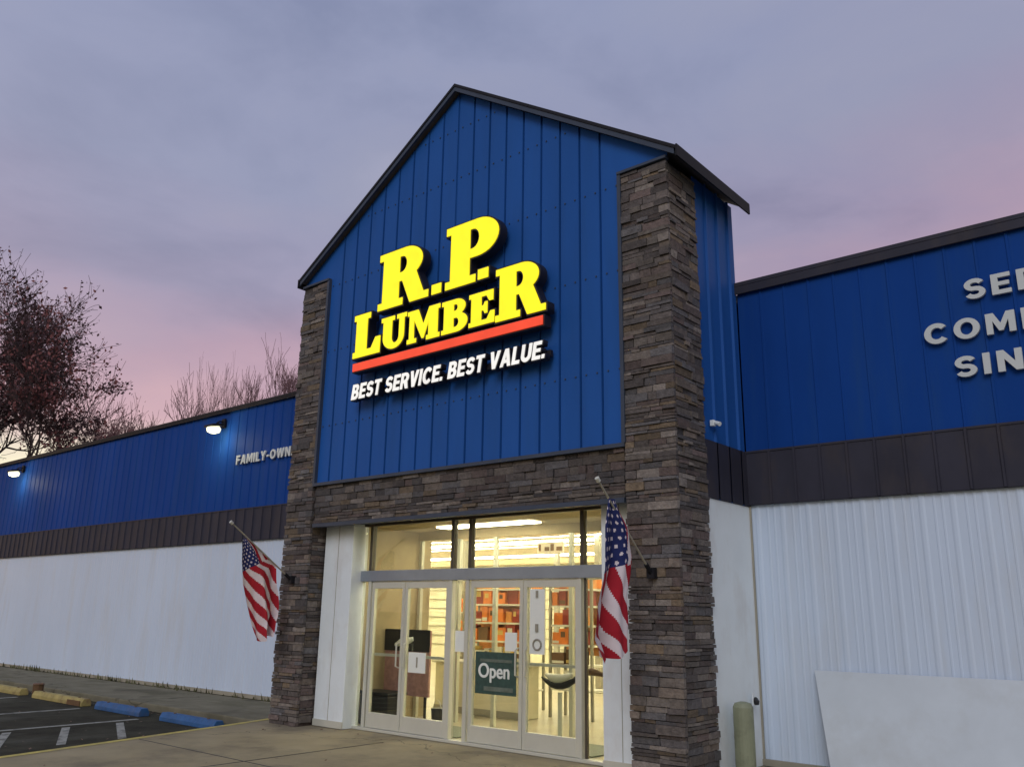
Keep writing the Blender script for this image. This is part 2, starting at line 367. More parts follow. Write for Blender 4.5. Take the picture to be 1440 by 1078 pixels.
# white columns beside the doors
SF = -1.8
for x0, x1 in ((PL + .03, -9.86), (-5.52, PR - .03)):
    c_ = MB(); c_.box(x0, x1, -2.04, SF + .05, 0.003, 2.828)
    o = c_.build('entrance_column', 'smooth_white', B, bevel=.008)
    xm = (x0 + x1) / 2
    MB().box(xm - .003, xm + .003, -2.045, -2.041, .05, 2.82).build('panel_seam', 'shelf_grey', o)
    MB().box(x0 + .002, x1 + .012 if x0 < -8 else x1, -2.055, -2.041, .01, .10).build('base_trim', 'aluminium', o)

# return walls of the entrance block (white, below the blue) and wings
WY = -.5
for a_, b_ in ((XR - .10, XR - .035), (XL + .035, XL + .10)): MB().box(a_, b_, -1.615, WY + .05, 0.003, 2.86).build('return_wall', 'smooth_white', B)
for a_, b_ in ((XR - .10, XR - .02), (XL + .02, XL + .10)): MB().box(a_, b_, -1.61, WY, 2.865, 3.52).build('return_band', 'band_brown', B)
def wing(x0, x1):
    w = ribs(prof_corr(x0, x1, .305), WY, 0.003, 2.90); w.build('white_wall', 'wall_white', B)
    w = ribs(prof_batten(x0, x1, .305, w=.03, d=.010), WY - .01, 3.50, 5.67); w.build('blue_wall', 'wing_blue', B)
    w = ribs(prof_batten(x0, x1, .305, w=.03, d=.02), WY - .055, 2.885, 3.52); w.box(x0, x1, WY - .053, WY + .02, 2.88, 2.888); w.box(x0, x1, WY - .065, WY + .02, 3.505, 3.53)
    w.build('fascia_band', 'band_brown', B)
    c = MB(); c.box(x0 - .05, x1 + .05, WY - .07, WY + .35, 5.665, 5.72); c.box(x0 - .05, x1 + .05, WY - .068, WY - .045, 5.62 if x0 < -12 else 5.56, 5.665)
    c.build('roof_coping', 'trim_dark' if x0 < -12 else 'band_brown', B, bevel=.006)
    MB().box(x0, x1, WY - .05, WY - .004, .003, .07).build('base_flashing', 'shelf_grey', B)
wing(-30.6, XL + .04); wing(XR - .04, 9.5)
ww = MB(); ww.box(-30.6, 9.5, WY + .36, 13.5, 5.45, 5.5); ww.build('flat_roof', 'shelf_grey', B)
ew = MB(); ew.box(-30.66, -30.6, WY, 13.5, 0, 5.66); ew.box(9.5, 9.56, WY, 13.5, 0, 5.66); ew.box(-30.6, 9.5, 13.5, 13.56, 0, 5.66); ew.build('end_wall', 'wall_white', B)
ct = MB(); ct.box(-4.405, -4.385, WY - .03, WY - .01, 0.01, 2.87); ct.build('corner_shadow_strip', 'shelf_grey', B)  # grey strip drawing the dark shadow line of the inner corner
# backing sheets so no light leaks round the ribbed skins
MB().box(-30.5, XL + .1, WY + .06, WY + .10, 0, 5.5).box(XR - .1, 9.4, WY + .06, WY + .10, 0, 5.5).box(XL, XR, WY + .06, WY + .10, 3.5, 5.6).build('wall_liner', 'cream', B)

# ---- storefront: frame, transoms, doors
AW = .075
fm = MB()
def fbar(m, x0, x1, z0, z1, d0=.05, d1=.05): m.box(x0, x1, SF - d0, SF + d1, z0, z1)
for x0, x1, mat in ((-9.97, -9.88, 0), (-9.69, -9.63, 0), (-8.08, -8.02, 0), (-7.78, -7.72, 0), (-5.98, -5.94, 0)): fbar(fm, x0, x1, .04, 2.0)
fbar(fm, -9.86, -5.52, .004, .04, .07, .07)
sf = fm.build('storefront_frame', 'aluminium', B, bevel=.004)
fm = MB(); fbar(fm, -5.925, -5.895, .04, 2.0, .01, .03)
for x in (-9.70, -8.06, -7.74, -5.94): fbar(fm, x - .025, x + .025, 2.15, 2.79, .03, .05)
fbar(fm, -9.86, -5.52, 2.79, 2.828, .04, .05)
fm.build('transom_mullion', 'bronze', sf, bevel=.003)
fm = MB(); fbar(fm, -9.86, -5.52, 2.0, 2.15, .062, .06); fm.build('door_header', 'header_alu', sf, bevel=.006)
def pane(parent, x0, x1, z0, z1, y=SF, name='glass_pane'):
    MB().box(x0, x1, y - .004, y + .004, z0, z1).build(name, 'glass', parent)
for x0, x1 in ((-9.85, -9.725), (-9.675, -8.085), (-8.035, -7.765), (-7.715, -5.965), (-5.915, -5.53)): pane(sf, x0, x1, 2.152, 2.788, name='transom_glass')
for x0, x1 in ((-9.855, -9.702), (-7.998, -7.782), (-5.888, -5.53)): pane(sf, x0, x1, .042, 1.998, name='sidelight_glass')
def door(x0, x1, hinge_left):
    m = MB(); st = .052; y0, y1 = SF - .035, SF + .02
    m.box(x0, x0 + st, y0, y1, .045, 1.995); m.box(x1 - st, x1, y0, y1, .045, 1.995)
    m.box(x0 + st, x1 - st, y0, y1, .045, .24); m.box(x0 + st, x1 - st, y0, y1, 1.90, 1.995)
    d = m.build('door', 'aluminium', B, bevel=.004)
    pane(d, x0 + st, x1 - st, .24, 1.90)
    hx = x1 - st - .05 if hinge_left else x0 + st + .05
    h = MB(); hx += .035 if hinge_left else -.035; h.tube([(hx, SF - .03, .85), (hx, SF - .085, .87), (hx, SF - .085, 1.16), (hx, SF - .03, 1.18)], .011, 8)
    h.box(x0 + st, x1 - st, SF + .022, SF + .05, .985, 1.02)
    h.build('door_handle', 'aluminium', d)
    return d
dA = door(-9.615, -8.935, True); dB = door(-8.925, -8.085, False); dC = door(-7.695, -6.825, True); dD = door(-6.815, -5.985, False)

# ---- interior
IX0, IX1, IY1 = -27, -2.2, 12.0
it = MB(); it.add([(-10.5, SF + .08, .012), (-4.5, SF + .08, .012), (-4.5, -.35, .012), (-10.5, -.35, .012), (IX0, -.35, .012), (IX1, -.35, .012), (IX1, IY1, .012), (IX0, IY1, .012)], [(0, 1, 2, 3), (4, 5, 6, 7)]); it.build('interior_floor', 'floor_tile', B)
it = MB(); it.add([(IX0, -.35, 3.3), (IX1, -.35, 3.3), (IX1, IY1, 3.3), (IX0, IY1, 3.3)], [(3, 2, 1, 0)]); ceiling = it.build('interior_ceiling', 'ceil', B)
it = MB(); it.box(IX0, IX1, IY1, IY1 + .05, 0, 3.3); it.box(IX1, IX1 + .05, -.33, IY1, 0, 3.3); it.box(IX0 - .05, IX0, -.4, IY1, 0, 3.3)
it.box(IX0, -10.3, -.40, -.36, 0, 3.3); it.box(-4.62, -4.58, -1.7, -.38, 0, 2.84); it.box(-4.62, IX1, -.37, -.33, 0, 3.3)
it.build('interior_wall', 'cream', B)
# vestibule: tan left wall and soffit, inner screen
MB().box(-10.30, -10.22, SF + .08, -.08, 0.012, 2.83).build('vestibule_wall', 'tan', B)
MB().box(-10.30, -4.62, SF + .07, -.38, 2.832, 2.858).build('vestibule_ceiling', 'tan', B)
MB().box(-10.3, -4.62, -.378, -.30, 2.70, 3.3).build('vestibule_beam', 'tan', B)
v = MB(); 
for x in (-10.20, -9.35, -8.6, -7.2, -5.9): v.box(x, x + .06, -.37, -.31, .012, 2.70)
v.box(-10.2, -4.95, -.375, -.305, 2.05, 2.13)
v.build('inner_frame', 'aluminium', B)
v = MB(); v.box(-9.2, -7.4, -1.0, -.75, 2.81, 2.829); v.build('vestibule_light', 'troffer', B)
cm = MB()
for y in [1.0 + 1.35 * k for k in range(8)]:
    MB().box(IX0 + 1, IX1 - 1.2, y, y + .10, 3.24, 3.285).build('strip_light', 'tube_light', B)
# roof beams and posts inside
bm_ = MB()
for y in (3.2, 7.2, 10.9): MB().box(IX0, IX1, y, y + .14, 3.06, 3.23).build('ceiling_beam', 'tan', B)
pm = MB()
for (x, y) in ((-10.6, 5.2), (-14.8, 9.3), (-13.6, 4.2)): MB().box(x, x + .13, y, y + .13, .012, 3.29).build('interior_post', 'shelf_grey', B)
# high white wall shelving lit bright behind
wm = MB()
for k in range(9): wm.box(-26.5, -3, IY1 - .05, IY1 - .003, .5 + k * .3, .5 + k * .3 + .02)
wm.build('slat_wall', 'shelf_grey', B)

def shelf_unit(name, x, y, w, d, h, levels, label, rows, box_label):
    t = thing(name, label, 'shelf', (x + w / 2, y + d / 2, .012), 'display racks inside the shop')
    u = MB()
    for px in (x, x + w - .04): MB().box(px, px + .04, y, y + .04, .012, h).box(px, px + .04, y + d - .04, y + d, .012, h).box(px + .01, px + .03, y + .04, y + d - .04, h - .05, h - .02).build('side_frame', 'shelf_grey', t)
    for z_ in levels: MB().box(x + .005, x + w - .005, y + .005, y + d - .005, z_ - .03, z_).build('shelf', 'goods_white', t)
    MB().box(x + .045, x + w - .045, y + d - .03, y + d - .015, .95, h - .02).build('back_panel', 'orange_pale', t)
    for zi, z_ in enumerate(levels):
        xx = x + .05
        while xx < x + w - .22:
            bw = random.uniform(.10, .26); bh = random.uniform(.17, .275); m_ = random.choice(rows[min(zi, len(rows) - 1)])
            if xx + bw > x + w - .05: break
            carton(xx, y + random.uniform(.01, .08), z_, bw, bh, m_, box_label[min(zi, len(box_label) - 1)]); xx += bw + random.uniform(.008, .03)
CN = {'orange': 'orange', 'orange_pale': 'pale orange', 'red': 'dark red', 'goods_yellow': 'yellow', 'goods_white': 'white', 'goods_brown': 'brown'}
used_lab = {}
def carton(x, y, z_, w, h, m_, where):
    o = MB(); c = MB(); d = .2
    o.box(x, x + w, y, y + d, z_, z_ + h); k_ = random.random()
    if k_ < .35: o.box(x + w * .2, x + w * .7, y - .003, y - .001, z_ + h * .45, z_ + h * .8, mi=1)
    elif k_ < .6: o.box(x + .004, x + w - .004, y - .003, y - .001, z_ + h * .08, z_ + h * .3, mi=1)
    ob = o.build('boxed_product', [m_, random.choice([q_ for q_ in ('goods_white', 'goods_brown', 'goods_yellow') if q_ != m_])], None, bevel=.006)
    tag(ob, '%s boxed product on the %s' % (CN[m_], where), 'box', '%s cartons on the %s' % (CN[m_], where))
random.seed(21)
O = ['orange', 'orange', 'orange_pale', 'orange', 'red']
shelf_unit('display_rack', -10.95, 1.5, 1.55, .45, 2.25, [.35, .75, 1.12, 1.43, 1.74, 2.0],
           'wide rack of orange goods seen through the left leaf of the right doors', [['goods_white', 'tan'][:1], ['goods_white', 'goods_yellow'], ['red', 'orange', 'goods_brown', 'orange'], O, O, ['goods_yellow', 'orange_pale']],
           ['bottom shelf of the wide rack', 'second shelf of the wide rack', 'middle shelf of the wide rack', 'fourth shelf of the wide rack', 'fifth shelf of the wide rack', 'top shelf of the wide rack'])
shelf_unit('display_rack', -8.75, 1.2, .85, .45, 2.2, [.45, .82, 1.12, 1.42, 1.72, 1.98],
           'narrow rack of orange goods seen through the rightmost door', [['goods_white', 'goods_yellow'], ['orange', 'orange_pale', 'goods_brown'], O, O, O, ['goods_yellow', 'orange_pale']],
           ['bottom shelf of the narrow rack', 'second shelf of the narrow rack', 'middle shelf of the narrow rack', 'fourth shelf of the narrow rack', 'fifth shelf of the narrow rack', 'top shelf of the narrow rack'])
shelf_unit('display_rack', -12.2, 2.4, 1.1, .45, 2.0, [.4, .8, 1.2, 1.6],
           'rack of red and brown goods seen between the two pairs of doors', [['goods_white'], ['goods_white', 'goods_brown'], ['red', 'orange'], ['orange', 'red', 'orange_pale']],
           ['bottom shelf of the red rack', 'second shelf of the red rack', 'third shelf of the red rack', 'top shelf of the red rack'])
# service counter
t = thing('service_counter', 'cream service counter low behind the right pair of doors', 'counter', (-9.6, 0.75, .012))
MB().box(-10.6, -8.75, .5, .95, .012, .78).build('counter_body', 'cream', t, bevel=.01)
MB().box(-10.65, -8.70, .45, 1.0, .783, .82).build('countertop', 'goods_white', t, bevel=.008)
MB().box(-10.6, -8.75, .485, .497, .02, .12).build('kick_plate', 'shelf_grey', t)
# door mats
MB().box(-7.65, -6.0, -1.55, -.75, .013, .028).build('door_mat', 'green_grey')
tag(bpy.data.objects['door_mat'], 'dark grey green mat inside the right pair of doors', 'mat')
o = MB().box(-9.5, -8.15, -1.55, -.75, .013, .028).build('door_mat', 'green_grey'); tag(o, 'dark grey green mat inside the left pair of doors', 'mat')
# black bin and display board inside left door
t = thing('waste_bin', 'low black bin on the floor inside the leftmost door', 'bin', (-9.72, -1.35, .012))
MB().box(-10.15, -9.55, -1.5, -1.15, .012, .42).build('bin_body', 'black', t, bevel=.02); MB().box(-10.17, -9.53, -1.52, -1.13, .423, .47).build('lid', 'black', t, bevel=.015)
t = thing('notice_board', 'black topped display board with pink panel inside the leftmost door', 'board', (-9.75, -1.0, .012))
MB().box(-10.2, -9.25, -1.0, -.96, .40, 1.32).build('board_panel', 'pink', t); MB().box(-10.21, -9.24, -1.012, -1.002, 1.02, 1.33).build('black_header', 'black', t)
q = MB(); q.tube([(-9.95, -1.018, 1.10), (-9.85, -1.018, 1.14), (-9.72, -1.018, 1.16), (-9.58, -1.018, 1.20)], [.03, .05, .055, .03], 10); q.build('white_mark', 'paper', t)
q = MB(); [q.box(x, x + .03, -1.0, -.97, .012, .40) for x in (-10.15, -9.33)]; q.build('board_leg', 'black', t)
# small black cone-like bin
t = thing('floor_bucket', 'small black bucket on the floor behind the second door', 'bucket', (-9.15, -.9, .012))
q = MB(); q.tube([(-9.15, -.9, .012), (-9.15, -.9, .26)], [.07, .09], 14); q.build('bucket_body', 'black', t)
q = MB(); q.tube([(-9.24, -.9, .25), (-9.2, -.9, .34), (-9.15, -.9, .37), (-9.1, -.9, .34), (-9.06, -.9, .25)], .006, 6); q.build('handle', 'steel', t)
# pale tub and saw on a stand inside rightmost door
t = thing('display_stand', 'display stand with pale rounded tub over dark base behind the rightmost door', 'stand', (-6.95, -.9, .012))
q = MB(); q.tube([(-6.95, -.9, .012), (-6.95, -.9, .62)], .03, 8); q.tube([(-6.95, -.9, .012), (-6.95, -.9, .04)], .2, 16); q.build('post', 'aluminium', t)
pts = [(-7.25 + .085 * k, -.9, .70 + .14 * ((k - 3.2) / 4.0) ** 2) for k in range(9)]
q = MB(); q.tube(pts, [.012, .03, .045, .05, .05, .045, .035, .03, .02], 10); q.build('dark_base', 'black', t, smooth=True)
q = MB(); q.tube([(p[0], p[1] - .02, p[2] + .085) for p in pts[1:7]], [.02, .05, .06, .055, .045, .02], 10); q.build('pale_tub', 'goods_white', t, smooth=True)
q = MB(); q.tube([(-6.62, -.9, .86), (-6.45, -.9, .90), (-6.25, -.9, .86)], [.03, .05, .02], 10); q.build('brown_grip', 'goods_brown', t, smooth=True)
# notices fixed to the glass
def notice(parent, name, x0, x1, z0, z1, mat, y=SF - .012): return MB().box(x0, x1, y - .0015, y + .0015, z0, z1).build(name, mat, parent)
o = notice(dB, 'paper_notice', -8.83, -8.50, .80, 1.06, 'paper'); 
MB().tube([(-8.66, SF - .018, .87), (-8.66, SF - .018, 1.0)], .012, 6).build('printed_mark', 'shelf_grey', dB)
o = notice(dC, 'open_sign', -7.60, -6.93, .62, 1.12, 'green_dark'); o['label'] = 'dark green window sign reading Open'
sg_parent = dC
o = notice(dC, 'sign_stripe', -7.52, -7.0, 1.0, 1.035, 'green_grey', y=SF - .017); notice(dC, 'sign_stripe', -7.45, -6.98, .66, .71, 'green_grey', y=SF - .017)
o = notice(dD, 'hours_strip', -6.73, -6.50, 1.12, 1.88, 'paper'); o['label'] = 'tall pale notice strip with two dark marks'
MB().tube([(-6.615, SF - .018, 1.78), (-6.615, SF - .018, 1.86)], .018, 8).build('printed_mark', 'shelf_grey', dD); MB().tube([(-6.615, SF - .018, 1.38), (-6.615, SF - .018, 1.47)], .022, 8).build('printed_mark', 'shelf_grey', dD)
q = MB()
for k in range(16):
    a, b_ = 2 * math.pi * k / 16, 2 * math.pi * (k + 1) / 16
    q.tube([(-6.61 + .06 * math.cos(a), SF - .018, 1.23 + .06 * math.sin(a)), (-6.61 + .06 * math.cos(b_), SF - .018, 1.23 + .06 * math.sin(b_))], .012, 6, cap=False)
q.build('printed_mark', 'shelf_grey', dD)
notice(sf, 'paper_notice', -7.97, -7.80, 1.10, 1.36, 'paper'); notice(dC, 'paper_notice', -7.12, -6.93, 1.14, 1.36, 'paper')
# hanging aisle sign inside
t = thing('hanging_sign', 'small dark hanging sign under the shop ceiling lights', 'sign', (-9.6, 2.4, 2.6))
q = MB(); q.box(-9.95, -9.35, 2.4, 2.43, 2.66, 2.86); q.build('sign_panel', 'goods_white', t)
q = MB(); 
for k, w_ in enumerate((.04, .10, .07, .12)): q.box(-9.90 + k * .135, -9.90 + k * .135 + w_, 2.385, 2.398, 2.70, 2.82 if k % 2 == 0 else 2.77)
q.build('dark_mark', 'goods_brown', t)
q = MB(); [q.tube([(x, 2.41, 2.86), (x, 2.41, 3.29)], .005, 5) for x in (-9.85, -9.45)]; q.build('hanger', 'steel', t)

# ------------------------------------------------------------------ lettering
def arc(cx, cy, rx, ry, a0, a1, n=12):
    return [(cx + rx * math.cos(R(a0 + (a1 - a0) * i / n)), cy + ry * math.sin(R(a0 + (a1 - a0) * i / n))) for i in range(n + 1)]
GL = {
 'L': (.80, [[(0, 0), (0, .13), (.07, .13), (.07, .87), (0, .87), (0, 1), (.48, 1), (.48, .87), (.40, .87), (.40, .15), (.54, .15), (.66, .38), (.80, .38), (.80, 0)]]),
 'U': (.86, [[(0, 1), (0, .87), (.07, .87)] + arc(.43, .36, .36, .38, 180, 360, 16) + [(.79, .87), (.86, .87), (.86, 1), (.54, 1), (.54, .87), (.62, .87)] + arc(.495, .34, .125, .19, 0, -180, 10) + [(.37, .87), (.45, .87), (.45, 1)]]),
 'M': (1.16, [[(0, 0), (0, .13), (.07, .13), (.07, .87), (0, .87), (0, 1), (.38, 1), (.58, .50), (.78, 1), (1.16, 1), (1.16, .87), (1.09, .87), (1.09, .13), (1.16, .13), (1.16, 0), (.70, 0), (.70, .13), (.77, .13), (.77, .56), (.60, .08), (.54, .08), (.24, .70), (.24, .13), (.33, .13), (.33, 0)]]),
 'B': (.82, [[(0, 0), (0, .13), (.07, .13), (.07, .87), (0, .87), (0, 1), (.46, 1)] + arc(.46, .755, .29, .245, 88, -52, 12) + arc(.47, .29, .35, .29, 58, -90, 14), arc(.44, .745, .07, .10, 90, -90, 8) + [(.38, .645), (.38, .845)], arc(.45, .29, .10, .14, 90, -90, 8) + [(.38, .15), (.38, .43)]]),
 'E': (.80, [[(0, 0), (0, .13), (.07, .13), (.07, .87), (0, .87), (0, 1), (.76, 1), (.76, .68), (.64, .68), (.55, .86), (.39, .86), (.39, .58), (.46, .58), (.50, .68), (.58, .68), (.58, .33), (.50, .33), (.46, .43), (.39, .43), (.39, .14), (.57, .14), (.68, .36), (.80, .36), (.80, 0)]]),
 'P': (.86, [[(0, 0), (0, .12), (.08, .12), (.08, .88), (0, .88), (0, 1), (.52, 1)] + arc(.52, .70, .34, .30, 88, -90, 16) + [(.40, .40), (.40, .12), (.50, .12), (.50, 0)], arc(.44, .70, .11, .16, 90, -90, 10) + [(.40, .54), (.40, .86)]]),
 'R': (.96, [[(0, 0), (0, .12), (.08, .12), (.08, .88), (0, .88), (0, 1), (.50, 1)] + arc(.50, .725, .33, .275, 88, -48, 14) + [(.87, .12), (.96, .12), (.96, 0), (.62, 0), (.46, .42), (.40, .42), (.40, .12), (.48, .12), (.48, 0)], arc(.44, .715, .10, .145, 90, -90, 10) + [(.40, .57), (.40, .86)]]),
 '.': (.24, [[(0, 0), (0, 1), (.24, 1), (.24, 0)]]),
}
def curve_mesh(name, loops, extrude, offset, mats, to_world, parent, bevel=0):
    cu = bpy.data.curves.new('tmp', 'CURVE'); cu.dimensions = '2D'; cu.fill_mode = 'BOTH'; cu.extrude = extrude; cu.offset = offset
    for lp in loops:
        s = cu.splines.new('POLY'); s.points.add(len(lp) - 1)
        for p_, (a, b_) in zip(s.points, lp): p_.co = (a, b_, 0, 1)
        s.use_cyclic_u = True
    return _curve_finish(cu, name, mats, to_world, parent)
def _curve_finish(cu, name, mats, to_world, parent):
    ob = bpy.data.objects.new('tmp', cu); COL.objects.link(ob)
    dg = bpy.context.evaluated_depsgraph_get(); me = bpy.data.meshes.new_from_object(ob.evaluated_get(dg))
    bpy.data.objects.remove(ob); bpy.data.curves.remove(cu)
    me.name = name; me.materials.clear()
    for m_ in mats: me.materials.append(MAT[m_])
    off = Vector((0, 0, 0)); pw = parent
    while pw is not None: off += pw.location; pw = pw.parent
    for v_ in me.vertices: v_.co = Vector(to_world(v_.co)) - off
    o = bpy.data.objects.new(name, me); COL.objects.link(o); o.parent = parent
    return o
sign = thing('store_sign', 'glowing yellow channel letter sign with red bar on the blue gable', 'sign', (-7.77, YF, 5.0))
def glyph(ch, x0, x1, z0, z1, mat='sign_yellow', depth=.14):
    w, loops = GL[ch]; sx = (x1 - x0) / w; sz = (z1 - z0)
    lps = [[(x0 + a * sx, z0 + b_ * sz) for a, b_ in lp] for lp in loops]
    yb = YF - .03
    body = curve_mesh('letter' if ch != '.' else 'full_stop', lps, depth / 2, .022, ['letter_return'], lambda c: (c.x, yb - depth / 2 - c.z, c.y), sign)
    curve_mesh('letter_face', lps, .006, 0, [mat], lambda c: (c.x, yb - depth - .008 - c.z, c.y), body)
glyph('R', -9.07, -8.03, 5.80, 6.67); glyph('.', -7.96, -7.78, 5.80, 5.94)
glyph('P', -7.70, -6.75, 5.80, 6.70); glyph('.', -7.10, -6.92, 5.81, 5.95)
glyph('L', -9.57, -8.98, 5.17, 5.83); glyph('U', -8.96, -8.44, 5.18, 5.66); glyph('M', -8.41, -7.78, 5.17, 5.64); glyph('B', -7.74, -7.27, 5.17, 5.63); glyph('E', -7.24, -6.80, 5.17, 5.62); glyph('R', -6.78, -5.97, 5.15, 5.86)
bar = MB().box(-9.58, -6.0, YF - .16, YF - .03, 4.955, 5.105).build('bar_housing', 'letter_return', sign)
MB().box(-9.56, -6.02, YF - .176, YF - .163, 4.972, 5.088).build('bar_face', 'sign_red', bar)
def text_obj(s_, name, x0, z0, height, width, depth, y, mats, parent, embolden=.0, shear=0, sgn=1, bold=0):
    cu = bpy.data.curves.new('tmp', 'FONT'); cu.body = s_; cu.size = 1; cu.extrude = depth / 2; cu.shear = shear; cu.fill_mode = 'BOTH'; cu.dimensions = '2D'
    cu.offset = embolden
    ob = bpy.data.objects.new('t2', cu); COL.objects.link(ob); dg = bpy.context.evaluated_depsgraph_get()
    me = bpy.data.meshes.new_from_object(ob.evaluated_get(dg)); bpy.data.objects.remove(ob); bpy.data.curves.remove(cu)
    me.name = name; me.materials.clear(); [me.materials.append(MAT[m_]) for m_ in mats]
    xs = [v_.co.x for v_ in me.vertices]; ys = [v_.co.y for v_ in me.vertices]
    sx = width / (max(xs) - min(xs)); sy = height / (max(ys) - min(ys)); mx, my = min(xs), min(ys)
    off = Vector((0, 0, 0)); pw = parent
    while pw is not None: off += pw.location; pw = pw.parent
    for v_ in me.vertices: v_.co = Vector((x0 + (v_.co.x - mx) * sx, y - v_.co.z, z0 + (v_.co.y - my) * sy)) - off
    if bold:   # heavier strokes: union of copies shifted sideways, each a hair deeper so that no faces coincide
        import bmesh
        bm = bmesh.new(); bm.from_mesh(me); src = bm.copy(); tmp = bpy.data.meshes.new('tmp'); src.to_mesh(tmp)
        for k, (dx, dz) in enumerate(((bold, 0), (-bold, 0), (0, bold * .8), (0, -bold * .8), (bold * .5, bold * .4), (-bold * .5, -bold * .4))):
            n0 = len(bm.verts); bm.from_mesh(tmp); bm.verts.ensure_lookup_table()
            for v_ in bm.verts[n0:]: v_.co += Vector((dx, .0012 * (k + 1), dz))
        bm.to_mesh(me); bm.free(); src.free(); bpy.data.meshes.remove(tmp)
    o = bpy.data.objects.new(name, me); COL.objects.link(o); o.parent = parent; return o
def band(pts, w):
    """closed outline of a stroke of width w along pts (mitred)"""
    P = [Vector((a, b_)) for a, b_ in pts]; Lf = []; Rt = []
    for i, p_ in enumerate(P):
        d0 = (P[i] - P[i - 1]).normalized() if i else (P[1] - P[0]).normalized()
        d1 = (P[i + 1] - P[i]).normalized() if i < len(P) - 1 else d0
        n0, n1 = Vector((-d0.y, d0.x)), Vector((-d1.y, d1.x)); m_ = (n0 + n1).normalized(); k_ = w / 2 / max(m_.dot(n0), .4)
        Lf.append(tuple(p_ + m_ * k_)); Rt.append(tuple(p_ - m_ * k_))
    return Lf + Rt[::-1]
w_ = .21; h_ = w_ / 2
BL = {
 'I': (.23, [[(0, 0), (0, 1), (.22, 1), (.22, 0)]]),
 'L': (.58, [[(0, 0), (0, 1), (.22, 1), (.22, .2), (.58, .2), (.58, 0)]]),
 'F': (.60, [[(0, 0), (0, 1), (.60, 1), (.60, .8), (.22, .8), (.22, .6), (.54, .6), (.54, .4), (.22, .4), (.22, 0)]]),
 'E': (.62, [[(0, 0), (0, 1), (.62, 1), (.62, .8), (.22, .8), (.22, .6), (.57, .6), (.57, .41), (.22, .41), (.22, .2), (.62, .2), (.62, 0)]]),
 'T': (.68, [[(0, 1), (.68, 1), (.68, .8), (.45, .8), (.45, 0), (.23, 0), (.23, .8), (0, .8)]]),
 'N': (.76, [[(0, 0), (0, 1), (.22, 1), (.54, .42), (.54, 1), (.76, 1), (.76, 0), (.54, 0), (.22, .58), (.22, 0)]]),
 'M': (.92, [[(0, 0), (0, 1), (.26, 1), (.46, .48), (.66, 1), (.92, 1), (.92, 0), (.71, 0), (.71, .62), (.53, .12), (.39, .12), (.21, .62), (.21, 0)]]),
 'V': (.80, [[(0, 1), (.24, 1), (.40, .34), (.56, 1), (.80, 1), (.52, 0), (.28, 0)]]),
 'W': (1.12, [[(0, 1), (.22, 1), (.33, .38), (.46, 1), (.66, 1), (.79, .38), (.90, 1), (1.12, 1), (.90, 0), (.69, 0), (.56, .60), (.43, 0), (.22, 0)]]),
 'Y': (.78, [[(0, 1), (.25, 1), (.39, .64), (.53, 1), (.78, 1), (.50, .42), (.50, 0), (.28, 0), (.28, .42)]]),
 'A': (.82, [[(0, 0), (.28, 1), (.54, 1), (.82, 0), (.59, 0), (.53, .20), (.29, .20), (.23, 0)], [(.34, .38), (.48, .38), (.41, .68)]]),
 '-': (.36, [[(0, .32), (0, .52), (.34, .52), (.34, .32)]]),
 '.': (.22, [[(0, 0), (0, .22), (.20, .22), (.20, 0)]]),
 'O': (.86, [arc(.43, .5, .43, .51, 0, 345, 23), arc(.43, .5, .21, .31, 0, 345, 23)]),
 'D': (.78, [[(0, 0), (0, 1), (.34, 1)] + arc(.34, .5, .44, .5, 80, -80, 12) + [(.34, 0)], [(.22, .2), (.33, .2)] + arc(.33, .5, .22, .3, -80, 80, 10) + [(.33, .8), (.22, .8)]]),
 'U': (.76, [band([(.11, 1)] + [(.11, .38)] + arc(.38, .37, .27, .26, 190, 350, 10) + [(.65, .38), (.65, 1)], .22)]),
 'C': (.80, [band(arc(.43, .5, .32, .40, 40, 320, 22), .22)]),
 'G': (.84, [band(arc(.43, .5, .32, .40, 42, 335, 22) + [(.73, .45), (.46, .45)], .20)]),
 'S': (.70, [band(arc(.355, .70, .24, .20, 20, 250, 12) + arc(.355, .305, .245, .205, 80, -160, 12), .20)]),
 'R': (.76, [[(0, 0), (0, 1), (.40, 1)] + arc(.40, .69, .33, .31, 85, -50, 12) + [(.76, 0), (.51, 0), (.33, .36), (.22, .36), (.22, 0)], [(.22, .55), (.38, .55)] + arc(.38, .68, .12, .13, -80, 80, 8) + [(.38, .81), (.22, .81)]]),
 'B': (.72, [[(0, 0), (0, 1), (.38, 1)] + arc(.38, .745, .29, .255, 85, -50, 10) + arc(.40, .29, .32, .29, 50, -85, 12) + [(.40, 0)], [(.22, .60), (.36, .60)] + arc(.36, .70, .09, .10, -80, 80, 6) + [(.36, .80), (.22, .80)], [(.22, .20), (.38, .20)] + arc(.38, .30, .11, .10, -80, 80, 6) + [(.38, .40), (.22, .40)]]),
}
def block_text(txt, name, x0, z0, height, width, depth, y, mat, parent, shear=0.0, grow=0.0, gap=.11):
    tot = sum((.38 if c == ' ' else BL[c][0] + gap) for c in txt) - gap; sx = width / tot; x = 0; lps = []
    for c in txt:
        if c == ' ': x += .38; continue
        for lp in BL[c][1]: lps.append([(x0 + (x + a) * sx + b_ * height * shear, z0 + b_ * height) for a, b_ in lp])
        x += BL[c][0] + gap
    return curve_mesh(name, lps, depth / 2, grow, [mat], lambda c: (c.x, y - depth / 2 - c.z, c.y), parent)
b1 = block_text('BEST SERVICE. BEST VALUE.', 'slogan_return', -9.58, 4.55, .225, 3.57, .09, YF - .05, 'letter_return', sign, .16, .012)
block_text('BEST SERVICE. BEST VALUE.', 'slogan_face', -9.58, 4.55, .225, 3.57, .010, YF - .145, 'sign_white', b1, .16)
MB().box(-9.55, -6.0, YF - .035, YF + .01, 4.60, 4.68).build('raceway', 'letter_return', sign)
